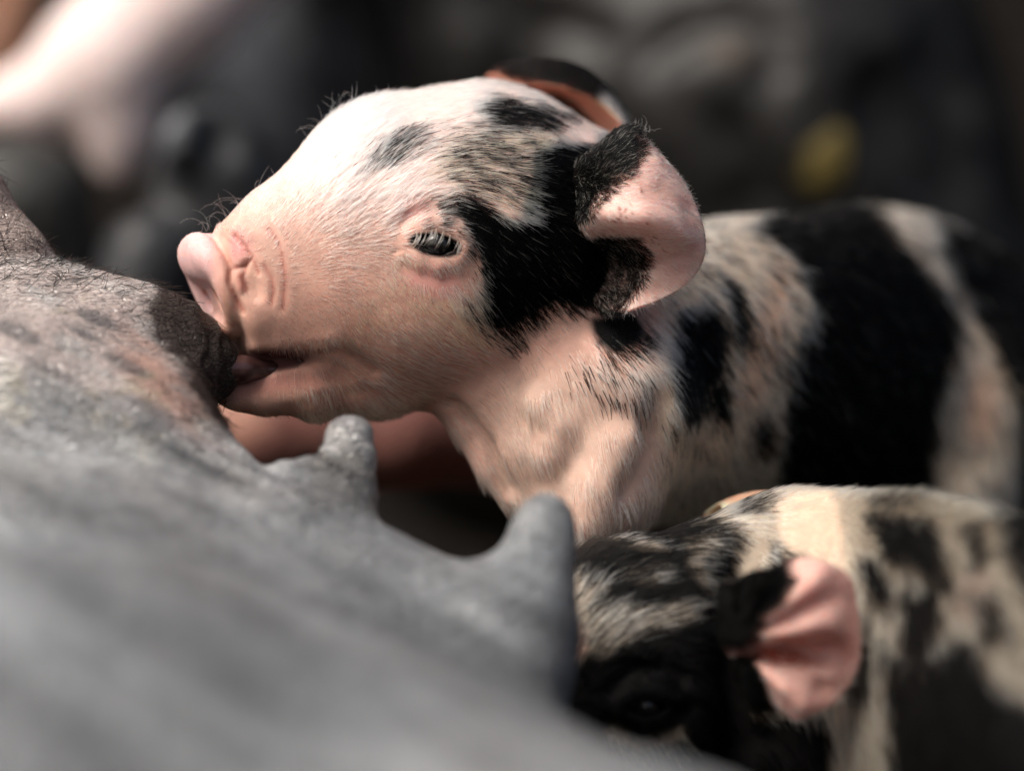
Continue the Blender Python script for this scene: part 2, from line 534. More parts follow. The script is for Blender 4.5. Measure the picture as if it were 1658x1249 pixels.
def line2d(x, y, pts):
    d = np.full(len(x), 1e9)
    for (ax, ay), (bx, by) in zip(pts[:-1], pts[1:]):
        ex, ey = bx-ax, by-ay; t = np.clip(((x-ax)*ex+(y-ay)*ey)/(ex*ex+ey*ey), 0, 1)
        d = np.minimum(d, (x-ax-ex*t)**2+(y-ay-ey*t)**2)
    return np.sqrt(d)
# fine skin folds on the near side: (polyline, depth, width); negative depth raises a fold
FOLDS1 = [
    ([(343, 376), (364, 408), (374, 434), (371, 458), (383, 484), (394, 504)], 6, 5),
    ([(379, 379), (398, 401), (408, 418), (398, 431), (380, 435)], 4.5, 3.6),
    ([(398, 431), (394, 451), (400, 470)], 3.5, 4),
    ([(435, 371), (446, 384), (453, 400)], 3, 4),
    ([(411, 424), (419, 443)], 3.5, 3.5),
    ([(428, 430), (440, 450), (443, 470), (440, 492)], 3, 4.5),
    ([(456, 410), (462, 450), (458, 500)], 2, 5),
    ([(388, 446), (390, 466)], -3, 7), ([(372, 384), (388, 402), (392, 418)], -3.5, 6),
    ([(636, 408), (656, 404), (670, 397)], 4, 4),
    ([(640, 366), (664, 350), (694, 340)], 5, 9),
    ([(654, 430), (680, 446), (720, 448), (748, 434)], 1.5, 8),
    ([(660, 378), (690, 360), (720, 358), (748, 374)], 2.5, 5),
    ([(545, 566), (578, 578), (604, 600)], 5, 10),
    ([(470, 664), (540, 642), (600, 632)], 3, 12),
    ([(392, 562), (440, 563), (490, 557), (536, 548)], -2.2, 15),
    ([(350, 618), (400, 611), (470, 603), (530, 596)], -2.5, 12),
]
def folds(p, L):
    x, y = proj(p); o = np.zeros(len(p))
    for pts, dep, w in L:
        A = np.array(pts); m = (x > A[:, 0].min()-3*w) & (x < A[:, 0].max()+3*w) & (y > A[:, 1].min()-3*w) & (y < A[:, 1].max()+3*w) & (p[:, 1] < -60)
        if m.any(): o[m] += dep*np.exp(-(line2d(x[m], y[m], pts)/w)**2)
    return o
def base_pig1(p):
    d = head1(p)
    c = P(345, 462, -150)
    q = (p-c)@NOSE                              # local 0: backwards along the snout, 1: across, 2: up in the disc
    rr = np.sqrt((q[:, 1]/90)**2+(q[:, 2]/90)**2)*87
    d = smax(d, -(np.sqrt((q[:, 0]-30)**2+(rr-101)**2)-11), 18)
    d = smax(d, -(q[:, 0]-4), 10)
    disc = smax(np.abs(q[:, 0])-16, rr-76, 26)
    rim = np.sqrt((rr-68)**2+(q[:, 0]-2)**2)-18
    d = smin(d, smin(disc, rim, 10), 8)
    d = smax(d, -ell(p, c+NOSE@np.array([-27., 0, -20]), (17, 54, 46), NOSE), 14)
    d = smin(d, ell(p, c+NOSE@np.array([-6., 0, 46]), (24, 68, 36), NOSE), 16)
    d = smin(d, ell(p, c+NOSE@np.array([-4., 0, -70]), (22, 44, 20), NOSE), 12)
    for s in (-1, 1):
        d = smax(d, -ell(p, c+NOSE@np.array([-18., s*30, -20]), (30, 11, 18), NOSE), 8)
    d = smin(d, ell(p, P(700, 520, -85), (130, 120, 100)), 60)
    jaw = polycap(p, [(352, 636, -150, 14), (384, 638, -146, 21), (430, 637, -138, 31), (500, 624, -128, 48), (600, 592, -95, 76), (720, 550, -50, 100)], 30)
    d = smin(d, jaw, 26)
    d = smin(d, body1(p), 70)
    d = smin(d, polycap(p, [(800, 540, -20, 120), (900, 640, -10, 130), (960, 720, 30, 120)], 50), 90)
    d = smin(d, polycap(p, [(950, 650, -40, 110), (950, 800, -60, 92), (930, 930, -60, 70), (910, 1120, -70, 52), (930, 1330, -60, 44), (910, 1500, -60, 42), (892, 1560, -60, 46)], 40), 50)
    d = smin(d, polycap(p, [(960, 700, 190, 110), (930, 860, 200, 78), (930, 1100, 210, 52), (950, 1330, 210, 42), (935, 1560, 210, 46)], 40), 50)
    d = smin(d, polycap(p, [(1000, 660, -60, 120), (980, 760, -70, 90)], 40), 60)
    for yy in (500, 900):
        d = smin(d, polycap(p, [(1560, 640, yy+80, 170), (1520, 820, yy, 120), (1600, 1080, yy, 64), (1560, 1330, yy, 46), (1540, 1560, yy, 48)], 40), 60)
    d = smin(d, polycap(p, [(716, 610, -60, 26), (750, 690, -80, 20), (790, 760, -90, 17), (818, 808, -92, 11)], 10), 34)
    d = smin(d, polycap(p, [(792, 640, -80, 60), (850, 730, -95, 50), (880, 800, -95, 40)], 30), 50)
    return d
S1 = Surf(base_pig1)
EYE = S1.at(706, 397, 20)
g_ = lambda pts, r, k: (S1.line([(a, b, 0, r) for a, b in pts]), k)
GROOVES1 = [
    g_([(735, 655), (790, 720), (822, 790)], 8, 22),
    g_([(1070, 640), (1050, 720), (1000, 790)], 6, 50),
]
RIDGES1 = [
    (S1.line([(366, 372, 4, 9), (384, 378, 4, 9), (400, 388, 4, 6)]), 12),
    (S1.line([(880, 655, 6, 18), (903, 690, 4, 20), (892, 735, 6, 18)]), 34),
    (S1.line([(1010, 720, 8, 30), (980, 790, 8, 34), (950, 850, 8, 30)]), 44),
]
def eo(x, y, off=0): return S1.at(x, y, off)
LIDS = [
    (S1.line([(660, 386, 5, 5), (684, 366, 2, 7), (712, 362, 0, 8), (740, 376, 2, 7), (752, 396, 5, 5)]), 22),
    (S1.line([(656, 408, 5, 4), (680, 420, 2, 6), (710, 430, 0, 7), (738, 424, 2, 6), (752, 404, 5, 4)]), 22),
]
EYEGROOVES = []
def f_pig1(p):
    d = base_pig1(p)
    for l, k in RIDGES1: d = smin(d, wcap(p, l), k)
    for l, k in GROOVES1: d = smax(d, -wcap(p, l), k)
    # open mouth
    m = None
    for px, py, r, y in ((318, 602, 36, -150), (350, 600, 33, -150), (385, 596, 27, -160), (430, 588, 20, -175), (480, 582, 13, -185), (540, 568, 5, -200)):
        pass
    pts = [(300, 592, 24), (345, 592, 23), (385, 590, 22), (430, 588, 19), (478, 583, 11), (530, 572, 3)]
    for y0 in (-260, -235, -205, -175):
        e = polycap(p, [(a, b, y0, r) for a, b, r in pts], 4)
        m = e if m is None else smin(m, e, 14)
    d = smax(d, -m, 8)
    d = d+folds(p, FOLDS1)
    d = smin(d, ell(p, P(420, 500, -196), (26, 34, 40)), 20)
    # eye: ball bulge, lids, slit
    d = smin(d, ell(p, EYE+np.array([0, 16., 4]), (48, 30, 34)), 26)
    for l, k in LIDS: d = smin(d, wcap(p, l, 8), k)
    for l, k in EYEGROOVES: d = smax(d, -wcap(p, l), k)
    slit = ell(p, EYE+np.array([0, -34., 3]), (40, 46, 10.5), rotm('y', 12))
    d = smax(d, -slit, 5)
    d = smax(d, -(np.sqrt(((p-EYE)**2).sum(1))-29), 3)
    return d

v1, q1 = sdf_mesh(f_pig1, [axis((-600, 3.4), (-60, 4.5), (160, 8), 1180), axis((-330, 3.6), (-90, 9), 1260), axis((-1010, 11), (-120, 5), (-60, 3.4), (270, 5), 540)])

# ---- coat pattern of the first piglet, laid out on its side
BL1 = [
    ([(742, 318), (775, 330), (800, 350), (850, 352), (858, 300), (868, 250), (905, 222), (960, 232), (1010, 205), (1060, 230), (1010, 300), (1020, 400), (1050, 440), (1030, 500), (1000, 520), (960, 503), (900, 492), (850, 516), (812, 540), (785, 520), (778, 450), (775, 412), (757, 372), (738, 345)], 9, 12, 1),
    ([(765, 168), (810, 160), (860, 168), (905, 184), (880, 200), (820, 207), (775, 196)], 10, 16, .85),
    ([(700, 325), (742, 312), (790, 330), (770, 372), (742, 352), (712, 345)], 8, 8, .55),
    ([(955, 515), (1000, 500), (1045, 500), (1040, 545), (1000, 582), (965, 560)], 12, 12, 1),
    ([(1095, 505), (1150, 480), (1180, 530), (1177, 600), (1130, 668), (1098, 655), (1085, 580)], 12, 10, 1),
    ([(1165, 438), (1200, 465), (1222, 530), (1207, 568), (1183, 520)], 12, 8, 1),
    ([(1148, 630), (1178, 615), (1182, 680), (1156, 692)], 12, 8, 1),
    ([(1205, 690), (1245, 670), (1262, 720), (1225, 735)], 16, 8, .9),
    ([(1205, 372), (1235, 345), (1300, 330), (1400, 325), (1450, 385), (1500, 440), (1545, 500), (1552, 560), (1520, 650), (1515, 760), (1540, 900), (1235, 900), (1262, 740), (1280, 600), (1308, 500), (1285, 430), (1250, 400)], 16, 14, 1),
    ([(1500, 345), (1600, 380), (1700, 440), (1720, 640), (1640, 640), (1600, 560), (1560, 470), (1520, 410)], 18, 14, 1),
    ([(1648, 640), (1800, 620), (1800, 900), (1660, 900)], 20, 14, 1),
]
YE1 = [
    ([(640, 410), (672, 425), (700, 470), (760, 500), (780, 450), (830, 520), (760, 560), (690, 520), (640, 490), (560, 560), (530, 570), (560, 500), (620, 450)], 26, 14, 1.1),
    ([(700, 235), (780, 210), (880, 200), (860, 260), (860, 330), (800, 330), (740, 300), (680, 290)], 24, 14, .75),
    ([(1060, 430), (1140, 400), (1100, 520), (1080, 640), (1180, 700), (1160, 760), (1040, 640), (1010, 560)], 34, 20, .4),
    ([(1180, 560), (1240, 470), (1260, 600), (1200, 740)], 34, 20, .45),
    ([(1540, 560), (1600, 560), (1650, 700), (1600, 800), (1530, 760)], 34, 20, .45),
]
def masks(x, y, nz, L):
    m = np.zeros(len(x))
    for poly, soft, wob, a in L: m = np.maximum(m, a*patch(x, y, nz, poly, soft, wob))
    return m
def black1(x, y, nz):
    m = masks(x, y, nz, BL1)
    m = np.maximum(m, .42*blob(x, y, 628, 250, 56, 20, -36, .7))
    # mixed agouti fringe round the brow
    m = np.maximum(m, .38*blob(x, y, 790, 262, 90, 62, 15, .4))
    m = np.maximum(m, .35*blob(x, y, 722, 350, 42, 30, 20, .5))
    m = np.maximum(m, .45*blob(x, y, 800, 520, 60, 30, 40, .5))
    m = np.maximum(m, .30*blob(x, y, 990, 620, 80, 40, 30, .5))
    m = np.maximum(m, .30*blob(x, y, 1270, 500, 46, 160, 0, .5))
    m = np.maximum(m, .10*sstep(1040, 1100, x))
    m = np.maximum(m, .7*blob(x, y, 768, 398, 14, 40, -8, .6)); m = np.maximum(m, .5*blob(x, y, 728, 346, 36, 16, 25, .6))
    return m
def skin1(v):
    x, y = proj(v)
    nz = vnoise(v, 40, 1)*.6+vnoise(v, 17, 2)*.4
    c = np.tile(PINK, (len(v), 1))*1.0
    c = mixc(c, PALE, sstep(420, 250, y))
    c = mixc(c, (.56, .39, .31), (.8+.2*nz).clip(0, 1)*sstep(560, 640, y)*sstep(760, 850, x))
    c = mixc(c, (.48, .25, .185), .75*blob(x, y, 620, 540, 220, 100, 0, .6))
    c = mixc(c, (.60, .26, .24), .5*blob(x, y, 668, 342, 26, 18, 0, .8))
    c = mixc(c, (.62, .27, .24), .6*blob(x, y, 700, 455, 48, 26, 0, .5))
    c = mixc(c, (.68, .30, .30), .7*blob(x, y, 380, 398, 26, 22, 40, .8))
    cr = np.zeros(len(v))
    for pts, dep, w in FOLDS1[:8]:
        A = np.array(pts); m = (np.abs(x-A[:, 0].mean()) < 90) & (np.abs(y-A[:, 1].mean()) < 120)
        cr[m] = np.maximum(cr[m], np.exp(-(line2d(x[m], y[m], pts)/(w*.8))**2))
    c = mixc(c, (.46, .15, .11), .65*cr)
    c = mixc(c, (.32, .13, .11), .8*blob(x, y, 425, 624, 110, 17, -6, .6))
    c = mixc(c, (.34, .17, .12), .5*blob(x, y, 520, 640, 160, 34, -6, .6))    # lower lip
    c = mixc(c, (.12, .045, .045), .95*blob(x, y, 425, 586, 85, 18, -6, .3))      # inside of the mouth
    c = mixc(c, (.80, .50, .49), .9*sstep(372, 352, x)*sstep(590, 560, y))     # snout disc
    c = mixc(c, (.72, .36, .24), .5*sstep(335, 352, x)*sstep(380, 364, x)*sstep(590, 560, y))
    c = mixc(c, (.70, .42, .25), .8*blob(x, y, 1238, 560, 26, 120, 14, .6))
    c = mixc(c, (.80, .48, .30), .8*blob(x, y, 1590, 660, 30, 60, 0, .6))
    c = mixc(c, (.48, .40, .29), .8*sstep(1040, 1110, x)*(1-blob(x, y, 1238, 560, 26, 120, 14, .6))*(1-blob(x, y, 1590, 660, 30, 60, 0, .6)))
    b = black1(x, y, nz)
    c = mixc(c, BLACK*1.6, b**1.2*sstep(430, 470, x))
    c = mixc(c, (.012, .010, .010), blob(x, y, 706, 397, 44, 19, 9, .12)*(v[:, 1] < 0))
    return c*(1+.10*nz)[:, None]

pig1 = empty('piglet', 'black and white spotted piglet sucking at a dark teat with its head raised', 'piglet', 'piglets at the udder')
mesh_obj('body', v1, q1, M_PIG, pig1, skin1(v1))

def uvball(c, r, nu=32, nv=20, R=None):
    u = np.linspace(0, 2*np.pi, nu, endpoint=False); w = np.linspace(0, np.pi, nv)
    g = np.stack([np.outer(np.sin(w), np.cos(u)), np.outer(np.sin(w), np.sin(u)), np.outer(np.cos(w), np.ones(nu))], -1).reshape(-1, 3)
    g = g*np.asarray(r)
    if R is not None: g = g@R.T
    i = np.arange(nu*nv).reshape(nv, nu)
    q = np.stack([i[:-1], i[1:], np.roll(i[1:], -1, 1), np.roll(i[:-1], -1, 1)], -1).reshape(-1, 4)
    return np.asarray(c)+g, q
ve, qe = uvball(EYE, (27.5, 27.5, 27.5))
mesh_obj('eye', ve, qe, M_EYE, pig1)

lash = []; r = np.random.default_rng(2)
ym = S1.y(710, 378)-4
for t0 in (.02, .10, .22, .36, .44, .60, .76, .93, .99):
    w = r.uniform(.6, 1.3)
    for j in range(int(4*w)):
        t = t0+r.normal(0, .014); ln = r.uniform(.6, 1.15)
        x0, y0 = 674+74*t, 380+18*t-16*math.sin(t*3.1)+r.normal(0, 1.5); x1, y1 = x0-(16-6*t)*ln+r.normal(0, 2.5), min(y0+(30-12*abs(t-.4))*ln, 419)
        lash.append([P(x0+(x1-x0)*u+4*math.sin(u*3)*(1-t), y0+(y1-y0)*u, ym-7-17*math.sin(u*2.6)) for u in (0, .33, .67, 1)])
lash = np.array(lash)
lc = np.tile(np.array([.98, .88, .52]), (len(lash), 1))*r.uniform(.5, 1.15, len(lash))[:, None]
curves_obj('eyelash', lash, np.tile(np.array([.7, .7, .5, .2]), (len(lash), 1)), lc, pig1, M_HAIR)

# tongue curled round the teat
def f_tongue(p):
    d = polycap(p, [(500, 600, -120, 10), (440, 600, -150, 15), (392, 598, -178, 21), (360, 600, -190, 23)], 10)
    d = smin(d, polycap(p, [(360, 600, -190, 22), (346, 594, -192, 17), (352, 580, -186, 10)], 8), 14)
    return d
vt, qt = sdf_mesh(f_tongue, [axis((-560, 4), -300), axis((-240, 4), -80), axis((-60, 4), 90)])
mesh_obj('tongue', vt, qt, M_MOUTH, pig1)

# ---- near ear
ear_rows = [
    [(975, 232, -110), (1000, 210, -150), (1025, 205, -160), (1044, 230, -150)],
    [(935, 265, -150), (990, 252, -205), (1052, 256, -210), (1103, 290, -170)],
    [(930, 320, -155), (985, 318, -235), (1062, 322, -238), (1133, 350, -180)],
    [(930, 355, -155), (968, 352, -240), (1060, 360, -256), (1142, 392, -180)],
    [(940, 390, -140), (975, 392, -165), (1050, 398, -215), (1136, 427, -178)],
    [(950, 430, -130), (1005, 432, -140), (1055, 436, -190), (1112, 460, -182)],
    [(955, 480, -130), (1000, 480, -150), (1035, 480, -180), (1068, 486, -188)],
    [(975, 505, -140), (995, 506, -165), (1008, 506, -180), (1018, 504, -186)]]
vn, qn = sheet(ear_rows, 90, 70, 7)
vn = vn+(vnoise(vn, 34, 51)*3.5+vnoise(vn, 14, 52)*1.0)[:, None]*np.array([0, 1., .3])
def earcol(v, side):
    x, y = proj(v)
    nz = vnoise(v, 26, 5)*.6+vnoise(v, 10, 6)*.4
    c = np.tile(np.array([.86, .60, .53]), (len(v), 1))
    c = mixc(c, (.70, .34, .27), (.35*vnoise(v*np.array([.5, 1, 1.2]), 22, 61)+.18).clip(0, .5))
    c = mixc(c, (.60, .28, .20), .5*blob(x, y, 1000, 385, 60, 10, 6, .7))
    b = patch(x, y, nz, [(900, 190), (1030, 195), (1038, 240), (1022, 275), (990, 300), (962, 330), (955, 350), (900, 360)], 7, 10)
    b = np.maximum(b, .85*patch(x, y, nz, [(900, 384), (1030, 386), (1046, 415), (1044, 450), (1015, 490), (990, 520), (900, 520)], 8, 9))
    c = mixc(c, (.007, .006, .0055), b)
    c = mixc(c, (.16, .14, .11), .7*blob(x, y, 1003, 262, 32, 20, -40, .8)*sstep(-.4, .5, nz))
    # reddish-brown specks of dirt
    r = np.random.default_rng(5)
    for _ in range(34):
        cx, cy = r.choice([0, 1, 2], p=[.4, .35, .25]), 0
        ox, oy = [(1018, 342), (1046, 400), (1060, 310)][cx]
        c = mixc(c, (.30, .08, .04), .75*blob(x, y, ox+r.normal(0, 16), oy+r.normal(0, 9), r.uniform(1.6, 3.2), r.uniform(1.2, 2.2), r.uniform(0, 180), .4))
    return c
e1 = mesh_obj('ear', vn, qn, M_EAR, pig1, earcol(vn, 0))
# ---- far ear, folded over
far_rows = [
    [(800, 190, 190), (800, 165, 210), (790, 122, 190), (840, 140, 120)],
    [(870, 220, 190), (868, 172, 215), (850, 104, 190), (868, 134, 110)],
    [(925, 235, 190), (925, 185, 215), (916, 108, 190), (922, 143, 105)],
    [(965, 245, 180), (968, 205, 200), (966, 136, 170), (974, 168, 100)],
    [(1000, 255, 150), (1004, 232, 160), (1010, 190, 140), (1008, 201, 100)]]
vf, qf = sheet(far_rows, 60, 60, 10)
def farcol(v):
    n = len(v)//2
    c = np.tile(np.array([1.0, .50, .36]), (len(v), 1))  # orange glow of light through the ear, put into the inner base colour
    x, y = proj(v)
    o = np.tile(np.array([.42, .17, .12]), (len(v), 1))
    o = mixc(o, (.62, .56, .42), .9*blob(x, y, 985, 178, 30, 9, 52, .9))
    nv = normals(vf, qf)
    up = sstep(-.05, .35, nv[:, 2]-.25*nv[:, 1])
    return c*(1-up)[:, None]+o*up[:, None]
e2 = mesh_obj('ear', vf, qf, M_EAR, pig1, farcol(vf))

# ---- hair of the first piglet
FL1 = flow_field([
    (350, 365, .4, -.9), (400, 330, .45, -.85), (440, 300, .5, -.85), (500, 240, .55, -.8), (560, 200, .7, -.65), (500, 300, .5, -.8), (560, 270, .6, -.7),
    (630, 250, .7, -.65), (640, 330, .62, -.7), (700, 180, .92, -.35), (760, 150, 1, -.1), (800, 190, 1, .08), (850, 150, 1, .25), (900, 190, 1, .3),
    (720, 260, .9, -.2), (780, 240, 1, .12), (850, 240, .95, -.25), (840, 300, .95, .25), (780, 300, .9, .35), (740, 330, .85, .35), (790, 360, .8, .6),
    (820, 400, .8, .65), (900, 300, .9, .1), (900, 400, .75, .65), (950, 260, .9, -.3), (700, 330, .8, -.2), (672, 345, .6, -.5),
    (460, 440, .85, -.2), (540, 420, .9, -.15), (600, 400, .9, .0), (420, 480, .6, .4), (470, 500, .7, .5), (560, 360, .7, -.5), (620, 370, .7, -.4),
    (480, 380, .6, -.65), (430, 370, .5, -.7), (640, 430, .35, .9), (690, 455, .15, .95), (740, 450, .45, .85), (700, 500, .75, .6), (770, 500, .6, .75),
    (600, 490, .55, .8), (560, 540, .45, .85), (500, 560, .05, 1), (430, 565, -.15, 1), (390, 560, -.2, 1), (600, 600, .75, .6), (680, 600, .85, .5),
    (430, 650, .1, 1), (500, 650, .3, 1), (580, 650, .45, .85), (660, 645, .6, .75), (740, 580, .85, .5), (800, 560, .75, .65), (780, 420, .6, .8),
    (820, 480, .6, .75), (850, 620, .25, .95), (950, 600, .4, .9), (900, 700, .3, .95), (1000, 660, .25, .95), (1080, 430, .75, .5), (1100, 520, .6, .8),
    (1200, 500, .55, .8), (1180, 400, .9, .2), (1300, 360, 1, .1), (1400, 500, .85, .5), (1400, 700, .7, .7), (1550, 450, .8, .5), (1600, 650, .4, .9), (980, 820, .2, .95)])
def dens1(x, y, n, p):
    d = np.full(len(x), 1.0)
    q = (p-P(345, 462, -150))@NOSE
    disc_ = sstep(24, 44, q[:, 0])
    d *= .06+.94*disc_                                         # nearly bare snout disc
    d *= 1-.97*blob(x, y, 706, 398, 52, 24, 8, .15)            # eye
    d *= 1-.8*blob(x, y, 668, 350, 30, 20, -30, .5)
    d *= 1-.75*blob(x, y, 398, 460, 46, 90, 0, .4)
    d *= 1-.93*blob(x, y, 415, 596, 120, 24, -8, .25)
    d *= 1-.6*blob(x, y, 430, 626, 110, 16, -6, .4)
    d *= np.where(x > 1150, .4, np.where(x > 880, .7, 1.1))
    d *= 1-.72*blob(x, y, 890, 700, 190, 150, 20, .4)             # thinly haired throat and chest
    d *= 1-.5*blob(x, y, 640, 610, 190, 60, -8, .5)
    d *= 1-.45*blob(x, y, 470, 450, 80, 110, 0, .5)
    d *= 1+.6*blob(x, y, 560, 250, 200, 70, -35, .5)
    d *= 1-.35*blob(x, y, 620, 540, 220, 90, 0, .5)
    d *= np.where(y > 950, .1, 1)
    return d
def len1(x, y):
    l = np.interp(x, [340, 400, 450, 520, 600, 900, 1100, 1300], [11, 15, 20, 34, 40, 36, 38, 44])
    l = l*(1-.45*blob(x, y, 560, 480, 140, 110, 0, .5))
    l = l*(1-.45*blob(x, y, 706, 400, 70, 60, 0, .5))
    return l
def hc1(x, y, p, r):
    nz = vnoise(p, 34, 1)*.5+vnoise(p, 12, 2)*.5
    b = black1(x, y, nz); n = len(x)
    ye = masks(x, y, nz, YE1)+.15
    c = np.tile(CREAM, (n, 1)); c = mixc(c, YELLOW, np.clip(ye, 0, 1)*r.uniform(.5, 1.2, n))
    c = mixc(c, (.84, .60, .48), .7*sstep(360, 460, y)*sstep(580, 480, x)*(r.random(n) < .8))
    c = mixc(c, (.62, .46, .30), .6*sstep(550, 620, y)*sstep(900, 700, x))
    c = mixc(c, (.64, .49, .38), .8*blob(x, y, 890, 690, 200, 170, 20, .5))
    c = mixc(c, (.84, .79, .60), .6*sstep(1030, 1100, x)*(r.random(n) < .8))
    yb = blob(x, y, 690, 470, 110, 60, 20, .5)*(x > 630)+blob(x, y, 640, 500, 90, 70, 30, .6)+.8*blob(x, y, 800, 270, 100, 80, 0, .5)+.7*blob(x, y, 755, 345, 50, 40, 0, .5)
    c = mixc(c, (.86, .74, .33), np.clip(yb, 0, 1)*.6*(r.random(n) < .75)*(1-.8*blob(x, y, 700, 452, 40, 22, 0, .3)))
    st = vnoise(np.stack([x*.6-y*.8, (x*.8+y*.6)*.12], 1)+50, 5, 4)
    isb = r.random(n) < np.clip(b*1.12+.25*st*(b > .05)*(b < .95), 0, 1)
    blk = np.tile(HBLACK, (n, 1))*(.6+1.2*r.random(n))[:, None]
    blk = mixc(blk, (.30, .27, .20), (r.random(n) < .04)*.8)
    c = c*(.62+.38*r.random(n))[:, None]**(1-.6*blob(x, y, 560, 230, 180, 80, -35, .6))[:, None]
    dk = (r.random(n) < .16)*sstep(300, 420, y)*(x < 900)
    c = mixc(c, (.32, .20, .12), .8*dk)
    c[isb] = blk[isb]
    return c
def lift1(x, y):
    l = np.full(len(x), .13)
    l += .35*blob(x, y, 540, 195, 60, 50, 0, .6)
    return l
grow('hair', v1, q1, pig1, M_HAIR, 125000, dens1, FL1, len1, hc1, lift1, rad=lambda x, y: np.interp(x, [360, 460, 560, 900, 1100], [.34, .5, .66, .66, .62]), label='short cream and black hair lying back over the skin')

r = np.random.default_rng(21)
wh = []
for bx, by, sx, sy, n, L in ((540, 194, 22, 16, 26, 42), (378, 345, 22, 14, 13, 50), (330, 372, 14, 5, 5, 44), (430, 300, 26, 12, 7, 34), (620, 160, 50, 6, 10, 22), (1030, 212, 10, 6, 26, 20)):
    for _ in range(n):
        x0 = bx+r.normal(0, sx); y0 = by-(x0-bx)*.75+6 if bx < 600 else by+r.normal(0, 3)
        a = r.normal(.3 if bx < 600 else -.6, .45); l = L*r.uniform(.5, 1.3); cv = r.normal(.5, .8)
        pl = [P(x0, y0, -130 if bx < 450 else -100)] if bx < 1000 else [P(x0, y0, -150)]
        for i in range(5):
            aa = a+cv*i/3
            pl.append(pl[-1]+np.array([-math.sin(aa), r.normal(0, .12), math.cos(aa)])*l/5)
        wh.append(pl)
wh = np.array(wh)
curves_obj('whisker', wh, np.tile(np.array([.24, .24, .22, .2, .16, .08]), (len(wh), 1)), np.tile(np.array([.95, .92, .85]), (len(wh), 1)), pig1, M_HAIR)
FLE = flow_field([(980, 260, .9, -.2), (1010, 230, .7, -.5), (970, 330, .8, .5), (1000, 430, .8, .3), (1000, 480, .6, .7), (1100, 300, .9, -.3), (1130, 380, 1, .1), (1100, 440, .8, .5), (1040, 350, 1, .1), (1020, 500, .3, .9)])
def dense(x, y, n, p):
    b = patch(x, y, np.zeros(len(x)), [(900, 190), (1030, 195), (1042, 240), (1022, 280), (990, 305), (955, 350), (900, 360)], 10, 0)
    b = np.maximum(b, patch(x, y, np.zeros(len(x)), [(900, 384), (1030, 386), (1046, 415), (1044, 450), (1015, 490), (990, 520), (900, 520)], 10, 0))
    return (.16+b)*(n[:, 1] < .1)
def hce(x, y, p, r):
    n = len(x); c = np.tile(HBLACK, (n, 1))
    g = dense(x, y, np.zeros((n, 3)), p)
    c = mixc(c, (.45, .40, .30), (r.random(n) < .10)*.8)
    pink = g < .4
    c[pink] = np.array([.85, .66, .56])
    return c
nvf = normals(vf, qf)
def hcf(x, y, p, r):
    n = len(x); c = np.tile(HBLACK, (n, 1)); w = r.random(n) < .85*blob(x, y, 985, 176, 34, 14, 52, .6)
    c[w] = CREAM*.9; return c
grow('hair', vf, qf, e2, M_HAIR, 9000, lambda x, y, n, p: (n[:, 2]-.25*n[:, 1] > .1)*1., flow_field([(800, 130, 1, -.3), (880, 110, 1, .1), (960, 150, .8, .5), (1000, 200, .6, .8)]), lambda x, y: np.full(len(x), 24.), hcf, .3, rad=.4, seed=15, rnd=.2)
grow('hair', vn, qn, e1, M_HAIR, 16000, dense, FLE, lambda x, y: np.full(len(x), 17.), hce, .3, rad=.34, seed=5, curl=.2, rnd=.25)
#@@REST
# ================================================================== THE SOW WHOSE BELLY FILLS THE FOREGROUND
def base_sow(p):
    ridge = polycap(p, [(-500, 620, -60, 210), (-200, 600, -100, 170), (60, 590, -135, 160), (190, 590, -150, 132)], 60)
    crest = polycap(p, [(-300, 780, -250, 190), (60, 770, -270, 165), (230, 850, -360, 120), (330, 888, -430, 112), (480, 915, -490, 116), (600, 986, -540, 110), (700, 1032, -580, 108), (800, 1046, -620, 112), (806, 1150, -690, 72), (848, 1300, -740, 84)], 50)
    slope = polycap(p, [(-400, 1040, -560, 330), (100, 1090, -600, 290), (420, 1220, -670, 260), (620, 1350, -740, 230), (730, 1460, -860, 210)], 120)
    mass = polycap(p, [(-500, 1500, -1150, 600), (200, 1500, -1150, 480), (640, 1600, -1250, 400), (880, 1770, -1550, 410), (960, 1880, -1750, 480), (1060, 2300, -1800, 500)], 180)
    d = smin(ridge, crest, 90)
    d = smin(d, slope, 150)
    d = smin(d, mass, 220)
    d = smin(d, polycap(p, [(-260, 180, -60, 120), (-75, 330, -90, 78), (10, 440, -120, 70), (40, 520, -150, 60)], 50), 16)
    # the teat in the piglet's mouth
    d = smin(d, polycap(p, [(190, 590, -205, 122), (245, 585, -195, 100), (290, 585, -182, 82), (330, 596, -172, 50), (352, 604, -165, 34)], 30), 60)
    # bulge under it
    d = smin(d, polycap(p, [(60, 690, -330, 170), (230, 720, -360, 120), (330, 790, -400, 70)], 60), 90)
    # two free teats
    d = smin(d, polycap(p, [(540, 880, -450, 74), (560, 800, -415, 46), (565, 745, -395, 38), (566, 712, -385, 35)], 20), 46)
    d = smin(d, ell(p, P(566, 702, -384), (38, 36, 28)), 10)
    d = smin(d, polycap(p, [(826, 1060, -660, 86), (864, 940, -620, 54), (878, 880, -600, 48), (884, 846, -590, 45)], 24), 60)
    d = smin(d, polycap(p, [(470, 770, -440, 22), (520, 764, -430, 20)], 6), 40)
    return d
SS = Surf(base_sow, -2600, 400)
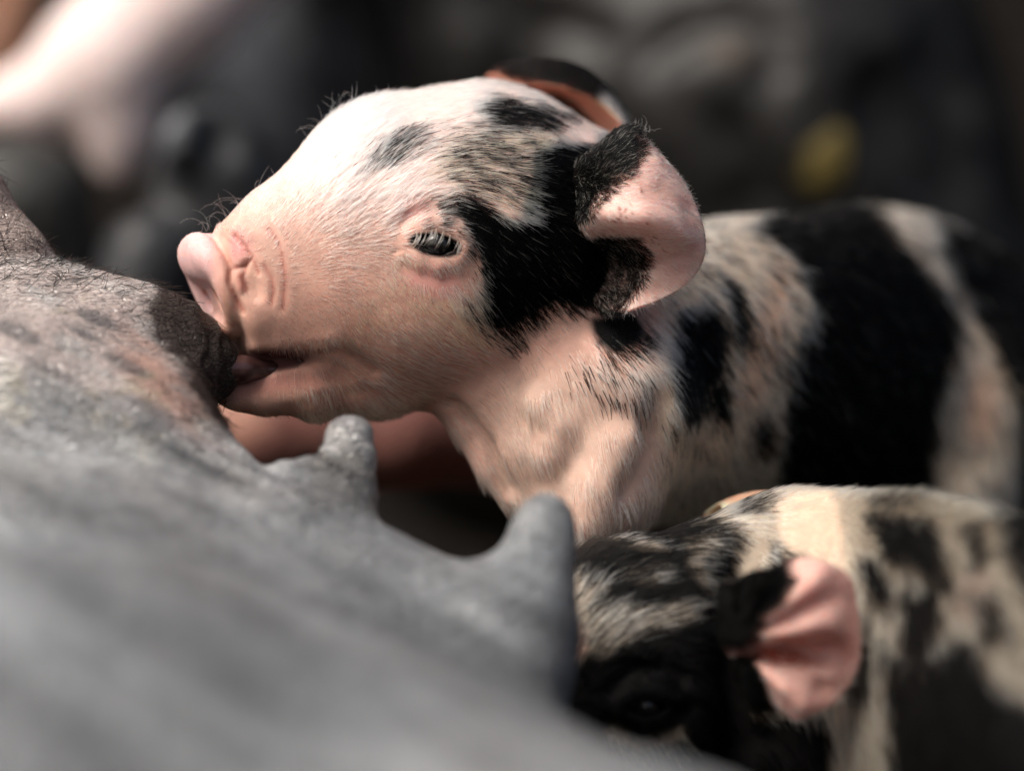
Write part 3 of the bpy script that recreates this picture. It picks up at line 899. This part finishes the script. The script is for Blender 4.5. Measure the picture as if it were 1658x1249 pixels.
def f_sow(p):
    d = base_sow(p)
    n = vnoise(p*np.array([.6, 1, 1.5]), 80, 11)*3.0+vnoise(p*np.array([.6, 1, 1.6]), 28, 12)*.9
    # rings of wrinkles round the teats
    t = P(352, 604, -165); r = np.sqrt(((p-t)**2).sum(1))
    n = n+np.sin(r/4.9+vnoise(p, 30, 13)*2.6)*2.3*sstep(210, 60, r)
    t = P(566, 702, -384); r2 = np.sqrt(((p-t)**2).sum(1))
    n = n+np.sin(r2/5.2+vnoise(p, 26, 14)*2)*1.6*sstep(150, 110, r2)*sstep(20, 50, r2)
    return d+n
vs, qs = sdf_mesh(f_sow, [axis((-2100, 14), (-840, 4.6), (-380, 7), (100, 12), 1500), axis((-2550, 20), (-520, 7), (-380, 5), 260), axis((-2400, 22), (-500, 8), (-120, 4.6), 620)])
def sowcol(v):
    x, y = proj(v)
    nz = vnoise(v, 70, 21)*.5+vnoise(v, 28, 22)*.3+vnoise(v, 11, 23)*.25
    fold = vnoise(np.stack([x*.15+y*.12, y-x*.48, v[:, 1]*.2], 1), 17, 24)
    c = np.tile(np.array([.29, .295, .30]), (len(v), 1))
    c = mixc(c, (.56, .45, .41), (.75*blob(x, y, 120, 510, 240, 110, 14, .6)+.25*nz).clip(0, 1))
    c = mixc(c, (.44, .24, .18), (.75*blob(x, y, 265, 620, 110, 38, 46, .7)+.3*nz*blob(x, y, 260, 600, 140, 90, 0, .5)).clip(0, 1))
    c = mixc(c, (.36, .34, .24), .5*sstep(.1, .5, nz)*blob(x, y, 160, 600, 300, 140, 15, .6))
    fold2 = vnoise(np.stack([(x*.88+y*.48)*.10, y*.88-x*.48, v[:, 1]*.1], 1), 42, 27)
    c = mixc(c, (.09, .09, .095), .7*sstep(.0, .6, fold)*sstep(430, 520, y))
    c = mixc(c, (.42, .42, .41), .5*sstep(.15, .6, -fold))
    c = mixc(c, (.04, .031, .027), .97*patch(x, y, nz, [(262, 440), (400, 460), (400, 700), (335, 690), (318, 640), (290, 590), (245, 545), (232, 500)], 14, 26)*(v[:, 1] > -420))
    c = mixc(c, (.30, .22, .19), .8*sstep(120, 60, x)*sstep(425, 405, y))
    c = mixc(c, (.10, .085, .07), .55*blob(x, y, 560, 780, 60, 60, 0, .5))
    c = mixc(c, (.20, .17, .08), .5*blob(x, y, 560, 800, 60, 50, 0, .5)*sstep(0, .4, nz))
    c = mixc(c, (.20, .215, .228), .75*sstep(700, 900, y))  # bluish-grey sky sheen of the lower belly, painted into the skin
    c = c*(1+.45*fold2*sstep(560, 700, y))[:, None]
    return c*(1+.16*nz)[:, None]
sow = empty('sow', 'grey sow lying on her side in front, bare wrinkled belly with two free teats', 'sow')
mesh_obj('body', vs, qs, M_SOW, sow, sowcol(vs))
FLS = flow_field([(0, 420, 1, -.35), (150, 440, 1, -.3), (300, 600, .5, .8), (330, 660, .7, .7), (500, 740, .8, -.5), (560, 760, .1, -1), (700, 880, .9, .1), (100, 700, .9, .4)])
def denss(x, y, n, p):
    return (.9*blob(x, y, 60, 430, 180, 40, 6, .5)+.5*blob(x, y, 320, 660, 60, 60, 0, .5)+.04*blob(x, y, 280, 560, 80, 90, 0, .5)+.25*blob(x, y, 520, 770, 90, 60, 0, .5)+.04)*(p[:, 1] > -900)
grow('hair', vs, qs, sow, M_HAIR, 1500, denss, FLS, lambda x, y: np.full(len(x), 34.), lambda x, y, p, r: np.tile(HBLACK*1.5, (len(x), 1)), .35, rad=.55, curl=.5, rnd=.6, seed=3, label='sparse thin black bristles')

# ================================================================== SECOND PIGLET, LOWER RIGHT
head2 = Loft([
    (893, 985, 1090, .5, 70, -250), (905, 930, 1180, .5, 110, -250), (930, 897, 1240, .5, 134, -250), (980, 874, 1300, .5, 152, -250), (1050, 866, 1330, .5, 165, -245),
    (1120, 853, 1330, .5, 172, -235), (1200, 838, 1300, .5, 170, -220), (1290, 832, 1270, .5, 150, -200)], 2.1)
body2 = Loft([
    (1120, 880, 1200, .5, 130, -190), (1180, 835, 1280, .5, 165, -170), (1250, 802, 1330, .5, 180, -190), (1320, 793, 1380, .5, 190, -240), (1400, 796, 1420, .5, 205, -340),
    (1500, 800, 1440, .5, 225, -500), (1620, 825, 1440, .5, 225, -640), (1760, 880, 1430, .5, 210, -800), (1900, 980, 1400, .5, 160, -960), (1980, 1080, 1300, .5, 80, -1050)], 2.1)
def base_pig2(p):
    d = smin(head2(p), body2(p), 70)
    d = smin(d, polycap(p, [(1010, 1090, -260, 130), (975, 1230, -270, 105), (940, 1370, -280, 78), (925, 1420, -285, 70)], 60), 60)
    for yy in (-260, 0):
        d = smin(d, polycap(p, [(1290, 1260, yy, 110), (1280, 1400, yy, 60), (1270, 1560, yy, 44)], 30), 50)
        d = smin(d, polycap(p, [(1780, 1240, yy-600, 130), (1800, 1400, yy-600, 60), (1790, 1560, yy-600, 44)], 30), 50)
    return d
S2 = Surf(base_pig2)
E2 = S2.at(1046, 1146, 20)
G2 = [(S2.line([(a, b, 0, r) for a, b, r in l]), k) for l, k in [
    ([(985, 1120, 4), (1010, 1090, 6), (1060, 1080, 6), (1100, 1100, 5)], 26),
    ([(990, 1170, 4), (1030, 1195, 6), (1080, 1185, 5), (1110, 1150, 4)], 24),
    ([(1210, 880, 8), (1180, 960, 10), (1175, 1080, 12), (1200, 1200, 10)], 50)]]
R2 = [(S2.line([(1008, 1135, 2, 8), (1040, 1122, -2, 10), (1080, 1130, 2, 8)]), 14), (S2.line([(1008, 1155, 2, 8), (1044, 1170, -2, 10), (1080, 1158, 2, 8)]), 14)]
def f_pig2(p):
    d = base_pig2(p)
    for l, k in R2: d = smin(d, wcap(p, l), k)
    for l, k in G2: d = smax(d, -wcap(p, l), k)
    d = smax(d, -ell(p, E2+np.array([0, -32., 0]), (34, 42, 9)), 5)
    d = smax(d, -(np.sqrt(((p-E2)**2).sum(1))-27), 3)
    return d
v2, q2 = sdf_mesh(f_pig2, [axis((40, 5.5), (480, 9), 1250), axis((-1250, 10), (-460, 5.5), (-250, 10), 240), axis((-1000, 10), (-620, 5.5), -140)])
BL2 = [([(880, 880), (1000, 860), (1130, 840), (1200, 860), (1215, 950), (1250, 900), (1300, 905), (1290, 960), (1240, 1010), (1230, 1160), (1340, 1160), (1350, 1249), (1330, 1500), (880, 1500)], 14, 14, 1),
    ([(1395, 835), (1430, 828), (1500, 838), (1530, 890), (1548, 960), (1520, 970), (1480, 930), (1430, 905)], 18, 14, 1),
    ([(1388, 900), (1420, 905), (1445, 960), (1430, 992), (1400, 960)], 16, 10, 1),
    ([(1450, 950), (1520, 940), (1525, 1010), (1490, 1080), (1455, 1050)], 18, 12, 1),
    ([(1425, 1040), (1480, 1060), (1560, 1020), (1620, 1110), (1700, 1160), (1700, 1500), (1440, 1500), (1440, 1200)], 20, 16, 1),
    ([(1595, 790), (1900, 820), (2000, 1300), (1690, 1020), (1620, 900)], 24, 14, 1),
    ([(1550, 850), (1590, 845), (1600, 900), (1570, 930)], 16, 12, .9), ([(1560, 960), (1610, 950), (1640, 1030), (1590, 1050)], 18, 14, .85), ([(1370, 1040), (1400, 1030), (1410, 1130), (1375, 1140)], 14, 10, .8),
    ([(1400, 805), (1480, 806), (1490, 822), (1410, 824)], 8, 6, .7), ([(1240, 868), (1262, 880), (1284, 925), (1262, 945), (1240, 915)], 10, 8, .9),
    ([(1180, 815), (1240, 808), (1240, 834), (1180, 842)], 8, 6, .7)]
WH2 = [([(893, 940), (930, 930), (975, 950), (960, 985), (1060, 985), (1125, 975), (1125, 1000), (1040, 1030), (960, 1060), (925, 1085), (905, 1020)], 16, 16, .62),
    ([(975, 866), (1060, 880), (1085, 892), (1030, 888), (970, 874)], 7, 5, .7),
    ([(1110, 870), (1165, 866), (1175, 890), (1120, 905)], 10, 10, .5),
    ([(1110, 905), (1135, 900), (1165, 980), (1150, 985), (1125, 940)], 8, 8, .6),
    ([(1195, 840), (1245, 836), (1250, 870), (1238, 950), (1205, 955), (1190, 900)], 12, 10, .95),
    ([(975, 1170), (1040, 1200), (1100, 1180), (1110, 1195), (1040, 1222), (985, 1205)], 8, 8, .6),
    ([(1010, 920), (1080, 925), (1070, 945), (1010, 940)], 14, 14, .25)]
def black2(x, y, nz):
    return masks(x, y, nz, BL2)*(1-masks(x, y, nz, WH2))
def skin2(v):
    x, y = proj(v); nz = vnoise(v, 40, 1)*.6+vnoise(v, 17, 2)*.4
    c = np.tile(np.array([.30, .24, .18]), (len(v), 1))
    c = mixc(c, (.56, .42, .31), patch(x, y, nz, [(1255, 800), (1345, 790), (1360, 850), (1375, 930), (1290, 930), (1268, 880)], 12, 8))
    c = mixc(c, (.55, .29, .22), .9*blob(x, y, 926, 1045, 22, 34, 0, .6))
    c = mixc(c, (.50, .30, .24), .6*blob(x, y, 1580, 970, 30, 40, 0, .6))
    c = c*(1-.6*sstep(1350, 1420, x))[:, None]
    c = mixc(c, BLACK*1.4, black2(x, y, nz))
    return c*(1+.1*nz)[:, None]
pig2 = empty('piglet', 'dark piglet lowest on the right, streaked forehead and one pink ear, mostly hidden muzzle', 'piglet', 'piglets at the udder')
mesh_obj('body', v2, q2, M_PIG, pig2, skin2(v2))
ve, qe = uvball(E2, (25.5,)*3); mesh_obj('eye', ve, qe, M_EYE, pig2)
ear2 = [
    [(1165, 950, -465), (1205, 935, -515), (1240, 920, -540), (1272, 916, -545)],
    [(1165, 985, -485), (1225, 958, -555), (1310, 914, -570), (1366, 926, -545)],
    [(1165, 1015, -485), (1232, 1000, -585), (1320, 965, -590), (1388, 985, -545)],
    [(1170, 1040, -485), (1234, 1028, -585), (1320, 1020, -583), (1393, 1040, -545)],
    [(1180, 1060, -485), (1236, 1056, -530), (1300, 1068, -540), (1388, 1086, -540)],
    [(1190, 1090, -485), (1240, 1086, -550), (1300, 1105, -565), (1354, 1136, -545)],
    [(1210, 1130, -485), (1252, 1128, -545), (1282, 1140, -555), (1312, 1158, -545)],
    [(1240, 1150, -495), (1262, 1152, -540), (1276, 1160, -545), (1288, 1168, -545)]]
vm, qm = sheet(ear2, 70, 60, 8)
x_, y_ = proj(vm); an = np.arctan2(y_-1040, x_-1190); rr_ = np.hypot(x_-1190, y_-1040)
vm = vm+(11*np.sin(an*13+.8)*sstep(30, 80, rr_)*sstep(205, 150, rr_)+vnoise(vm, 30, 53)*4)[:, None]*np.array([0, 1., .2])
def ear2col(v):
    x, y = proj(v); nz = vnoise(v, 26, 5)
    c = np.tile(np.array([.76, .46, .39]), (len(v), 1))
    c = mixc(c, (.36, .07, .04), .9*blob(x, y, 1262, 1062, 60, 14, 8, .6))
    c = mixc(c, BLACK, patch(x, y, nz, [(1140, 900), (1275, 910), (1283, 940), (1268, 975), (1236, 1002), (1225, 1030), (1140, 1060)], 7, 8))
    c = mixc(c, BLACK, patch(x, y, nz, [(1140, 1060), (1222, 1060), (1240, 1120), (1262, 1160), (1290, 1190), (1140, 1200)], 7, 6))
    return c
em = mesh_obj('ear', vm, qm, M_EAR, pig2, ear2col(vm))
dk2 = lambda x, y: np.maximum(patch(x, y, 0*x, [(1140, 900), (1275, 910), (1283, 940), (1268, 975), (1236, 1002), (1225, 1030), (1140, 1060)], 9, 0), patch(x, y, 0*x, [(1140, 1060), (1222, 1060), (1240, 1120), (1262, 1160), (1290, 1190), (1140, 1200)], 9, 0))
def hcm(x, y, p, r):
    c = np.tile(HBLACK, (len(x), 1)); c[dk2(x, y) < .4] = (.85, .66, .56); return c
grow('hair', vm, qm, em, M_HAIR, 12000, lambda x, y, n, p: .12+dk2(x, y), FLE, lambda x, y: np.full(len(x), 18.), hcm, .3, rad=.38, seed=6, curl=.2, rnd=.25)
ear2f = [[(1140, 850, -40), (1140, 832, -30), (1165, 818, -60), (1170, 836, -110)], [(1190, 850, -40), (1195, 822, -30), (1205, 804, -60), (1205, 826, -110)],
         [(1235, 850, -40), (1240, 818, -30), (1244, 800, -60), (1240, 818, -110)], [(1262, 850, -60), (1265, 830, -60), (1264, 815, -80), (1258, 822, -110)]]
vm, qm = sheet(ear2f, 30, 30, 10)
x_, y_ = proj(vm)
mesh_obj('ear', vm, qm, M_EAR, pig2, mixc(np.tile(np.array([.70, .42, .28]), (len(vm), 1)), (.75, .70, .5), blob(x_, y_, 1170, 826, 34, 12, 0, .5)))
FL2 = flow_field([(900, 980, .3, -.9), (930, 940, .55, -.8), (1000, 900, .9, -.4), (1100, 870, 1, -.15), (960, 1010, .7, -.6), (1050, 980, .95, -.25), (1100, 1010, .95, -.2), (1000, 1060, .8, -.5),
    (930, 1080, .4, -.8), (1050, 1100, .9, -.2), (1150, 1100, .8, .5), (1150, 930, .8, .4), (1200, 900, .6, .6), (1000, 1150, .2, .9), (1060, 1190, .5, .8), (1120, 1160, .7, .7),
    (1300, 850, .8, .4), (1450, 900, .8, .5), (1450, 1150, .5, .85), (1300, 1230, .5, .8), (1600, 950, .7, .6)])
def hc2(x, y, p, r):
    nz = vnoise(p, 34, 1)*.5+vnoise(p, 12, 2)*.5
    b = black2(x, y, nz); n = len(x)
    c = np.tile(CREAM*.8, (n, 1)); c = mixc(c, YELLOW, r.uniform(0, .9, n))
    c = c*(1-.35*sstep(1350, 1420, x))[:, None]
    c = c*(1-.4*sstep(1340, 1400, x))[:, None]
    isb = r.random(n) < b
    blk = np.tile(HBLACK, (n, 1))*(.6+1.2*r.random(n))[:, None]
    c[isb] = blk[isb]
    return c
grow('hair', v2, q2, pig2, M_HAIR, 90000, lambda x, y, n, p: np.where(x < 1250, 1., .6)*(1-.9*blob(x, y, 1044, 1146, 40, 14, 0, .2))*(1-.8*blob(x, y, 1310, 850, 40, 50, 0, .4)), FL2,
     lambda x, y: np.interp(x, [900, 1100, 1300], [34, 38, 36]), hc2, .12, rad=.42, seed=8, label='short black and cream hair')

# ================================================================== BACKGROUND ANIMALS
def animal(name, label, cat, f, ax3, colf, mat, group=None):
    v, q = sdf_mesh(f, ax3)
    o = mesh_obj(name, v, q, mat, None, colf(v))
    o['label'] = label; o['category'] = cat
    if group: o['group'] = group
    return o
def f_low(p):   # pale piglet lying behind the teats, below the jaw of the first
    d = polycap(p, [(150, 720, 420, 84), (420, 705, 430, 86), (640, 705, 470, 84), (800, 730, 560, 70)], 60)
    return smin(d, polycap(p, [(240, 720, 420, 60), (200, 1000, 430, 40), (210, 1540, 430, 36)], 30), 40)
animal('piglet', 'dull pink piglet behind the free teats, under the raised jaw', 'piglet', f_low, [axis((-900, 14), 140), axis((240, 14), 720), axis((-1080, 16), 80)],
       lambda v: mixc(np.tile(np.array([.20, .085, .07]), (len(v), 1)), (.50, .27, .20), .8*blob(*proj(v), 340, 670, 90, 60, 0, .5)), M_PIG, 'piglets at the udder')
def f_pale(p):
    d = polycap(p, [(560, -330, 1950, 230), (450, -180, 1850, 160), (275, -5, 1780, 134), (165, 100, 1750, 114), (60, 165, 1750, 66), (-200, 205, 1750, 50)], 60)
    return smin(d, polycap(p, [(165, 100, 1750, 92), (190, 210, 1750, 74), (190, 265, 1750, 46)], 30), 50)
animal('piglet', 'pale pink piglet far out of focus at top left', 'piglet', f_pale, [axis((-1750, 24), 350), axis((1400, 24), 2250), axis((150, 24), 1700)],
       lambda v: np.tile(np.array([.80, .66, .63]), (len(v), 1)), M_PIG)
def f_pale2(p):
    return polycap(p, [(-200, -260, 2050, 230), (-80, -80, 1980, 175), (-70, 50, 1950, 112), (-120, 130, 1950, 80)], 80)
animal('piglet', 'tan piglet cut off by the top left corner, behind the pale pink one', 'piglet', f_pale2, [axis((-1700, 26), -600), axis((1600, 26), 2500), axis((300, 26), 1700)],
       lambda v: np.tile(np.array([.62, .38, .26]), (len(v), 1)), M_PIG)
def f_dk(p):
    d = polycap(p, [(-160, 420, 1500, 180), (40, 330, 1480, 112), (90, 420, 1500, 90)], 60)
    return smin(d, ell(p, P(-20, 300, 1440), (90, 50, 80)), 40)
animal('piglet', 'black piglet out of focus at the left edge, below the pale one', 'piglet', f_dk, [axis((-1400, 22), -600), axis((1200, 22), 1760), axis((-200, 22), 560)],
       lambda v: np.tile(np.array([.03, .03, .028]), (len(v), 1)), M_BG)
def f_dk2(p):
    d = polycap(p, [(420, 560, 1600, 190), (360, 330, 1500, 130), (340, 240, 1420, 88)], 60)
    d = smin(d, ell(p, P(286, 222, 1330), (30, 24, 60), rotm('y', 20)), 50)
    d = smax(d, -ell(p, P(362, 220, 1330), (44, 50, 60)), 26)
    d = smin(d, polycap(p, [(240, 420, 1400, 90), (200, 560, 1400, 90)], 30), 50)
    return d
animal('piglet', 'dark slate piglet behind the pink snout, one ear with a painted highlight', 'piglet', f_dk2, [axis((-900, 16), -180), axis((1220, 16), 1820), axis((-300, 16), 560)],
       lambda v: mixc(np.tile(np.array([.022, .023, .025]), (len(v), 1)), (.09, .096, .105), blob(*proj(v), 284, 212, 26, 46, 20, .8)), M_BG)  # highlight on the ear painted in as a lighter patch
def base_bgsow(p):
    d = polycap(p, [(760, -500, 2700, 600), (720, 100, 2600, 540), (900, 500, 2600, 520)], 200)
    d = smin(d, polycap(p, [(900, 60, 2300, 420), (1250, 160, 2150, 400), (1380, 520, 2200, 430)], 200), 200)
    d = smin(d, polycap(p, [(1080, -200, 2300, 300), (1330, -80, 2200, 250)], 100), 120)
    return d
SB = Surf(base_bgsow, 1200, 3600)
GB = [(SB.line([(a, b, 0, r) for a, b in l]), k) for l, r, k in [
    ([(1060, 90), (1110, 50), (1180, 30), (1240, 60), (1250, 110)], 26, 60), ([(1420, 130), (1490, 200), (1560, 250)], 24, 60), ([(1400, 190), (1460, 260), (1560, 330)], 20, 60),
    ([(1500, 100), (1560, 170)], 20, 50), ([(800, -20), (840, 60), (830, 160)], 30, 90), ([(1180, 200), (1260, 330), (1330, 380)], 18, 70), ([(560, 0), (600, 120), (580, 260)], 30, 90), ([(880, 30), (960, 60)], 24, 80)]]
def f_bgsow(p):
    d = base_bgsow(p)
    for l, k in GB: d = smax(d, -wcap(p, l), k)
    return d+vnoise(p, 160, 41)*10+vnoise(p, 70, 42)*5
def bgcol(v):
    x, y = proj(v); nz = vnoise(v, 220, 43)*.5+vnoise(v, 90, 44)*.5
    c = np.tile(np.array([.009, .0085, .008]), (len(v), 1))
    c = mixc(c, (.040, .044, .052), blob(x, y, 430, 130, 170, 260, 0, .7))  # lit shoulder: bluish light painted into the hide colour
    c = mixc(c, (.022, .021, .019), .5*sstep(.1, .7, nz))
    c = mixc(c, (.05, .034, .022), .8*blob(x, y, 1180, 82, 40, 18, 0, .6))
    return c
vb, qb = sdf_mesh(f_bgsow, [axis((-1100, 22), 1300), axis((1500, 22), 3300), axis((-420, 22), 1500)])
sowb = mesh_obj('sow', vb, qb, M_BG, None, bgcol(vb))
sowb['label'] = 'black wrinkled sow lying blurred across the background behind the piglets'; sowb['category'] = 'sow'
Yt = SB.at(1332, 252, 4)
vt, qt = uvball(Yt, (54, 14, 66), 24, 14, rotm('y', 20))
vt = vt+vnoise(vt, 30, 3)[:, None]*6
yt = mesh_obj('mud_patch', vt, qt, skin_mat('yellow_mud', attr=False, base=(.085, .062, .012), sss=0, rough=.6), sowb)
# ================================================================== GROUND AND WALL
gz = P(0, 1600, 0)[2]
m_g, nt, b = new_mat('dark_litter')
nzt = nt.nodes.new('ShaderNodeTexNoise'); nzt.inputs['Scale'].default_value = 60; nzt.inputs['Detail'].default_value = 8
rp_ = nt.nodes.new('ShaderNodeValToRGB'); rp_.color_ramp.elements[0].color = (.002, .0018, .0015, 1); rp_.color_ramp.elements[1].color = (.012, .009, .006, 1)
nt.links.new(nzt.outputs[0], rp_.inputs[0]); nt.links.new(rp_.outputs[0], b.inputs['Base Color']); b.inputs['Roughness'].default_value = 1; b.inputs['Specular IOR Level'].default_value = .1
gx = np.linspace(-1, 1, 81); gg = np.sign(gx)*(np.abs(gx)**4)*300000+gx*9000
GX, GY = np.meshgrid(gg, gg, indexing='ij')
gv = np.stack([GX.ravel(), GY.ravel(), np.full(GX.size, gz)], 1); gv[:, 2] += vnoise(gv*np.array([1, 1, 0]), 400, 9)*25*(np.abs(gv[:, 0]) < 20000)
ii = np.arange(81*81).reshape(81, 81)
gr = mesh_obj('ground', gv, np.stack([ii[:-1, :-1], ii[1:, :-1], ii[1:, 1:], ii[:-1, 1:]], -1).reshape(-1, 4), m_g); gr['kind'] = 'structure'
# straw on the ground
n = 2600
r = np.random.default_rng(12)
root = np.stack([r.uniform(-1600, 1900, n), r.uniform(-700, 1400, n), np.full(n, gz)+r.uniform(5, 60, n)], 1)
a = r.uniform(0, np.pi, n); L = r.uniform(60, 320, n)
dr = np.stack([np.cos(a), np.sin(a), r.normal(0, .12, n)], 1)
pts = np.stack([root+dr*(L*t)[:, None] for t in (-.5, -.17, .17, .5)], 1)
st = curves_obj('straw', pts, np.tile(np.array([3., 3.2, 3.2, 2.6]), (n, 1)), np.tile(np.array([.25, .19, .09]), (n, 1))*r.uniform(.4, 1.1, n)[:, None], None, M_HAIR)
wall = empty('board_wall', 'dark brown upright boards at the right edge behind the sow', 'wall')
m_w = skin_mat('dark_board', attr=False, base=(.009, .007, .0055), spec=.15, sss=0, rough=.85, stretch=(6, 6, .6), bumps=((40, .002, 0),), mott=.3)
for k in range(-9, 10):
    x0 = 1500+k*880.; wd = 860.; th = 190.
    y0 = 4300+r.uniform(-18, 18)
    bv = np.array([[x0+i*wd, y0+j*th, gz-40+kz*13500] for i in (0, 1) for j in (0, 1) for kz in (0, 1)])
    bq = np.array([[0, 1, 3, 2], [4, 6, 7, 5], [0, 4, 5, 1], [2, 3, 7, 6], [0, 2, 6, 4], [1, 5, 7, 3]])
    o = mesh_obj('board', bv, bq, m_w, wall)
    for pl in o.data.polygons: pl.use_smooth = False
